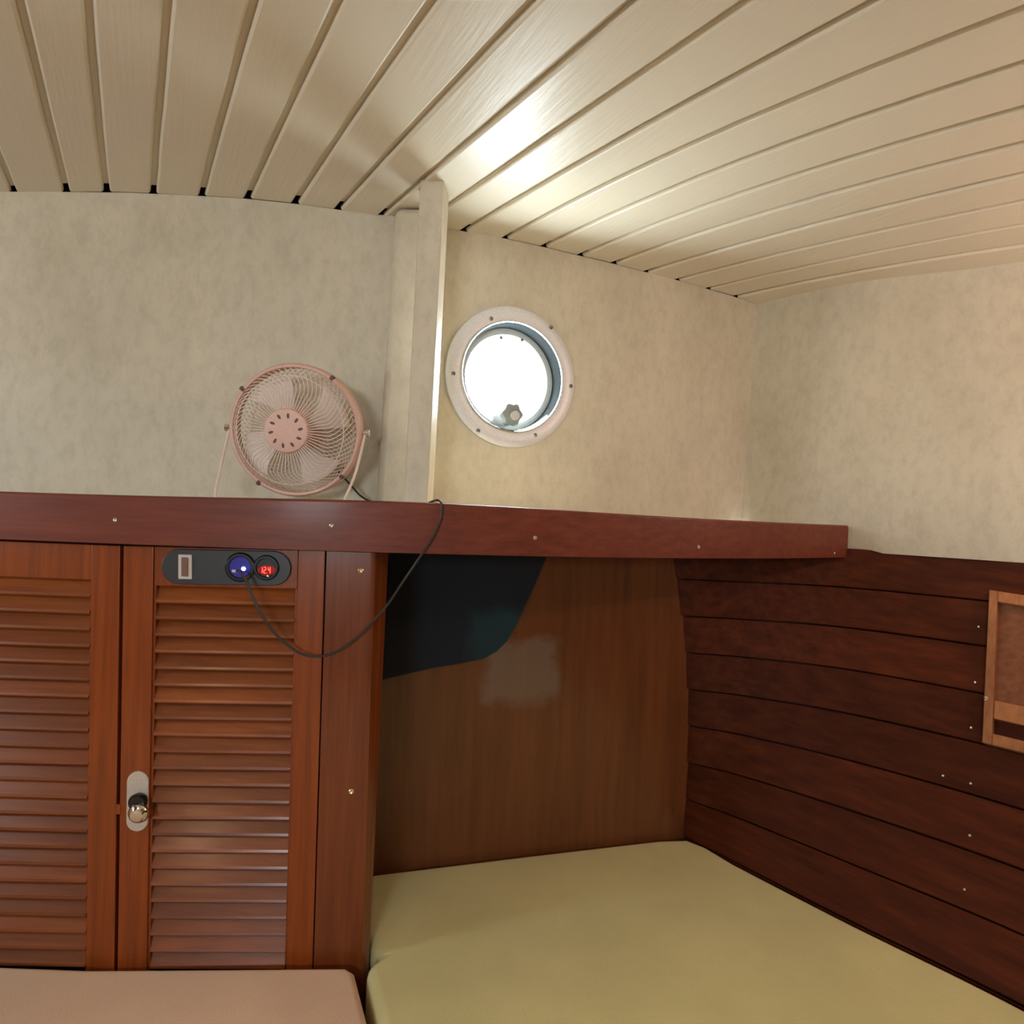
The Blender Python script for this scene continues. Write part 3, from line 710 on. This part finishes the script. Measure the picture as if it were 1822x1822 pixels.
# ------------------------------------------------------------------ framed niche on the hull
nTL, nBL = hullpt(1764, 1053), hullpt(1749, 1325)
nTR, nBR = hullpt(1960, 1088), hullpt(1975, 1378)
NP = Panel(nTL, nTR, nBL, nBR)
if NP.n.x > 0: NP.n = -NP.n
nic = thing('wall_locker', 'small framed brown locker with a dark slot fixed on the planked hull side', 'locker', nBL)
mb = MB(); NP.block(mb, 0, .085, 0, 1, -.02, .016); mb.out('frame_side', M_NICHE, nic, bevel=.0015)
mb = MB(); NP.block(mb, .92, 1, 0, 1, -.02, .016); mb.out('frame_side', M_NICHE, nic, bevel=.0015)
mb = MB(); NP.block(mb, .085, .92, 0, .075, -.02, .016); mb.out('frame_rail', M_NICHE, nic, bevel=.0015)
mb = MB(); NP.block(mb, .085, .92, .93, 1, -.02, .016); mb.out('frame_rail', M_NICHE, nic, bevel=.0015)
mb = MB(); NP.block(mb, .085, .92, .72, .835, -.02, .012); mb.out('middle_rail', M_NICHE, nic, bevel=.0015)
mb = MB(); NP.block(mb, .08, .93, .05, .73, -.02, .004); mb.out('door', M_SHELF, nic)
mb = MB(); NP.block(mb, .08, .93, .82, .95, -.02, -.002); mb.out('slot_back', M_BLACK, nic)
MB().lathe([(.0035, -.001), (.0035, .003), (.001, .004)], frame_m(NP(.02, .725, .016), NP.n), 12).out('hinge_pin', M_CHROME, nic)

# ------------------------------------------------------------------ desk fan on the shelf
FC = at(527, 766, 1.10); FR = .101
fan = thing('desk_fan', 'small pale pink wire desk fan standing on the shelf', 'fan', (FC.x, FC.y, SHELF_Z))
FM = frame_m(FC, Vector((-.02, -1, -.13)))      # local z = front
MB().lathe([(FR, -.022), (FR + .005, -.024), (FR + .0065, -.018), (FR + .0065, .006), (FR + .004, .010), (FR, .009), (FR - .0008, .004)], FM, 72, closed=True).out('housing_ring', M_PINKP, fan, smooth=True)
def cage(sign, nw, hubr, front, tw):
    mb = MB()
    for k in range(nw):
        a0 = 2 * math.pi * k / nw; pts = []
        for q in range(13):
            u = q / 12; r = hubr + (FR - .001 - hubr) * (u if u < .9 else u)
            h = front * (1 - max(0, (r - .06) / (FR - .06)) ** 2.2)
            a = a0 + tw * max(0, (r - .066) / (FR - .066)) ** 1.3
            pts.append(FM @ Vector((r * math.cos(a), r * math.sin(a), sign * h + (.005 if sign > 0 else -.018))))
        mb.tube(pts, .0007, 5)
    for rr, hh in ((.086, None), (hubr + .001, None)):
        h = front * (1 - max(0, (rr - .06) / (FR - .06)) ** 2.2)
        mb.tube([FM @ Vector((rr * math.cos(a), rr * math.sin(a), sign * h + (.005 if sign > 0 else -.018))) for a in np.linspace(0, 2 * math.pi, 49)[:-1]], .0009, 5, closed=True)
    return mb
fg = cage(1, 66, .033, .038, .42).out('front_grille', M_WIRE, fan, kind='stuff', smooth=True)
cage(-1, 60, .030, .022, -.5).out('rear_grille', M_WIRE, fan, kind='stuff', smooth=True)
cap = MB().lathe([(.0345, .039), (.0350, .044), (.0335, .0468), (.028, .0482), (.010, .0490), (.002, .0490)], FM, 48).out('hub_cap', M_PINKP, fan, smooth=True)
M_HOLE = plain('hub_hole', (.13, .075, .06), .6)
for k in range(10):
    a = math.radians(36 * k + 8); pts = []
    cM = FM @ Matrix.Rotation(a, 4, 'Z') @ Matrix.Translation((.0235, 0, .0483)) @ Matrix.Rotation(math.radians(12), 4, 'Z') @ Matrix.Diagonal((1.0, .5, 1, 1))
    MB().lathe([(.0042, -.002), (.0042, .0004)], cM, 14).out('vent_slot', M_HOLE, cap)
MB().lathe([(.030, -.052), (.034, -.046), (.034, -.026), (.022, -.018), (.020, .012)], FM, 32).out('motor', M_PINKP, fan, smooth=True)
for k in range(4):
    a0 = math.radians(90 * k + 20); vs = []; F = []; NR, NA = 6, 7
    for s_ in (1, -1):
        for i in range(NR):
            r = .018 + (.088 - .018) * i / (NR - 1); sp_ = math.radians(30 + 22 * i / (NR - 1))
            for j in range(NA):
                a = a0 + sp_ * (j / (NA - 1) - .5) + .25 * i / NR
                h = .004 + .012 * (j / (NA - 1) - .5) + s_ * .0007 - .004; vs.append(FM @ Vector((r * math.cos(a), r * math.sin(a), h)))
    for s_ in range(2):
        for i in range(NR - 1):
            for j in range(NA - 1): o = s_ * NR * NA + i * NA + j; F.append((o, o + 1, o + NA + 1, o + NA))
    bl_ = [i * NA for i in range(NR)] + [(NR - 1) * NA + j for j in range(1, NA)] + [i * NA + NA - 1 for i in range(NR - 2, -1, -1)] + [j for j in range(NA - 2, 0, -1)]
    nn = NR * NA
    for q in range(len(bl_)): a_, b_ = bl_[q], bl_[(q + 1) % len(bl_)]; F.append((a_, b_, b_ + nn, a_ + nn))
    link('blade', vs, F, M_BLADE, fan, smooth=True)
for px, py in ((437, 695), (591, 678), (453, 862), (607, 851)):
    t, v = uv(px, py); p = Vector((t * 1.09, 1.09, EYE + v * 1.09)); loc = FM.inverted() @ p; a = math.atan2(loc.y, loc.x)
    cM = FM @ Matrix.Rotation(a, 4, 'Z') @ Matrix.Translation((FR + .004, 0, .006))
    mb = MB(); q0 = [cM @ Vector(c) for c in ((-.003, -.003, -.003), (.004, -.003, -.003), (.004, .003, -.003), (-.003, .003, -.003))]; q1 = [cM @ Vector(c) for c in ((-.003, -.003, .006), (.004, -.003, .006), (.004, .003, .006), (-.003, .003, .006))]
    mb.hexa(q0, q1).out('clip', M_HOLE, fan, bevel=.0008)
pl_, pr_ = FM @ Vector((FR + .011, 0, -.006)), FM @ Vector((-FR - .011, 0, -.006))
if pl_.x > pr_.x: pl_, pr_ = pr_, pl_
zf = SHELF_Z + .0052
lf, rf = Vector((-.462, 1.045, zf)), Vector((-.262, 1.045, zf))
loop = catmull([pl_, pl_.lerp(lf, .5) + Vector((-.002, 0, 0)), lf + Vector((-.0, .004, .02)), lf + Vector((.004, .02, 0)), lf + Vector((.012, .09, 0)), lf + Vector((.05, .112, 0)), rf + Vector((-.05, .112, 0)), rf + Vector((-.012, .09, 0)), rf + Vector((-.004, .02, 0)), rf + Vector((0, .004, .02)), pr_.lerp(rf, .5) + Vector((.002, 0, 0)), pr_], 6)
MB().tube(loop, .0022, 8).out('stand', M_WIRE, fan, smooth=True)
for p, sgn in ((pl_, -1), (pr_, 1)):
    MB().lathe([(.0045, -.012), (.0045, .002), (.006, .002), (.006, .007), (.003, .008)], frame_m(p, (sgn, 0, 0)), 14).out('pivot_screw', M_CHROME, fan, smooth=True)

# ------------------------------------------------------------------ black cable from the fan over the fascia to the socket
def onf(px, py, gap):
    t, v = uv(px, py); p = fas_t(t); Y = p.y - gap; return Vector((t * Y, Y, EYE + v * Y))
cp = [at(583, 815, 1.150), at(602, 838, 1.160), at(625, 864, 1.165), at(647, 886, 1.168), at(690, 903, 1.10), at(735, 906, 1.055), at(768, 893, 1.035), at(777, 890, 1.014), onf(783, 892, .000), onf(786, 902, .0045), onf(784, 925, .0045), onf(770, 957, .006), onf(748, 990, .008),
      at(716, 1037, .995), at(684, 1083, .985), at(640, 1129, .978), at(606, 1155, .972), at(575, 1167, .968), at(541, 1165, .964), at(512, 1148, .961), at(485, 1122, .957), at(463, 1090, .953), at(447, 1056, .951), at(440, 1037, .950), at(428, 1018, .9475), at(421, 1016, .953)]
cable = MB().tube(catmull(cp, 8), .0019, 8).out('power_cable', M_CABLE, smooth=True)
tag(cable, 'thin black cable looping from the fan over the shelf edge down to the switch plate', 'cable')

# ------------------------------------------------------------------ rest of the cabin (behind the camera)
outline_block('floor', [(-1.7, -1.5), (1.45, -1.5), (1.45, .5), (.45, 1.5), (-1.7, 1.3)], EYE - .80, EYE - .775, M_SHELF, bevel=.001, seg=1, kind='structure')
def holed(name, lo, hi, h, plane):             # wall made of four strips around an opening
    mb = MB(); (a0, z0), (a1, z1) = lo, hi; b0, b1, c0, c1 = h
    for (p, q, r, s_) in ((a0, b0, z0, z1), (b1, a1, z0, z1), (b0, b1, z0, c0), (b0, b1, c1, z1)):
        if plane[0] == 'y': mb.box((p, plane[1] - .025, EYE + r), (q, plane[1], EYE + s_))
        else: mb.box((plane[1] - .025, p, EYE + r), (plane[1], q, EYE + s_))
    return mb.out(name, M_VINYL, kind='structure')
holed('wall_rear', (-1.70, -.80), (1.50, .58), FILL_HATCH, ('y', REAR_Y))
holed('wall_left', (-1.50, -.80), (1.35, .58), SIDEW, ('x', LEFT_X))
# warm cabin lamp under the deckhead behind the camera
lp = Vector((-.75, -.30, EYE + .50))
lamp = thing('ceiling_lamp', 'small round warm cabin lamp under the ceiling behind the viewer', 'lamp', lp)
M_SHADE = plain('warm_lamp_lens', (.9, .8, .65), .4, 0, (1.0, .62, .36), 6.0)
MB().lathe([(.07, .0), (.07, .018), (.06, .026)], Matrix.Translation(lp), 32).out('lamp_base', M_ALU, lamp, smooth=True)
MB().lathe([(.01, -.022), (.04, -.018), (.06, -.006), (.062, .001)], Matrix.Translation(lp), 32).out('lens', M_SHADE, lamp, smooth=True)
ld = bpy.data.lights.new('lamp_light', 'POINT'); ld.energy = LAMP_POWER; ld.color = (1.0, .66, .42); ld.shadow_soft_size = .05
lo_ = bpy.data.objects.new('lamp_light', ld); COL.objects.link(lo_); lo_.location = lp + Vector((0, 0, -.09))

# small pinkish reading lamp on the right-hand lining, just aft of the view
rp = Vector((1.16, .72, EYE + .28))
rl = thing('reading_lamp', 'small pinkish reading lamp on the right-hand wall beside the viewer', 'lamp', rp)
MB().lathe([(.03, .05), (.03, .058)], frame_m(rp, (.75, .62, 0)), 24).out('lamp_base', M_ALU, rl, smooth=True)
MB().tube([rp + Vector((.035, .03, 0)), rp], .005, 8).out('arm', M_ALU, rl, smooth=True)
M_SHADE2 = plain('pinkish_lamp_lens', (.9, .75, .68), .4, 0, (1.0, .55, .42), 5.0)
MB().lathe([(.004, -.022), (.016, -.016), (.022, 0), (.016, .016), (.004, .022)], Matrix.Translation(rp), 24).out('bulb', M_SHADE2, rl, smooth=True)
ld = bpy.data.lights.new('reading_light', 'POINT'); ld.energy = 5.4; ld.color = (1.0, .68, .58); ld.shadow_soft_size = .03
lo_ = bpy.data.objects.new('reading_light', ld); COL.objects.link(lo_); lo_.location = rp + Vector((-.05, -.03, .02))
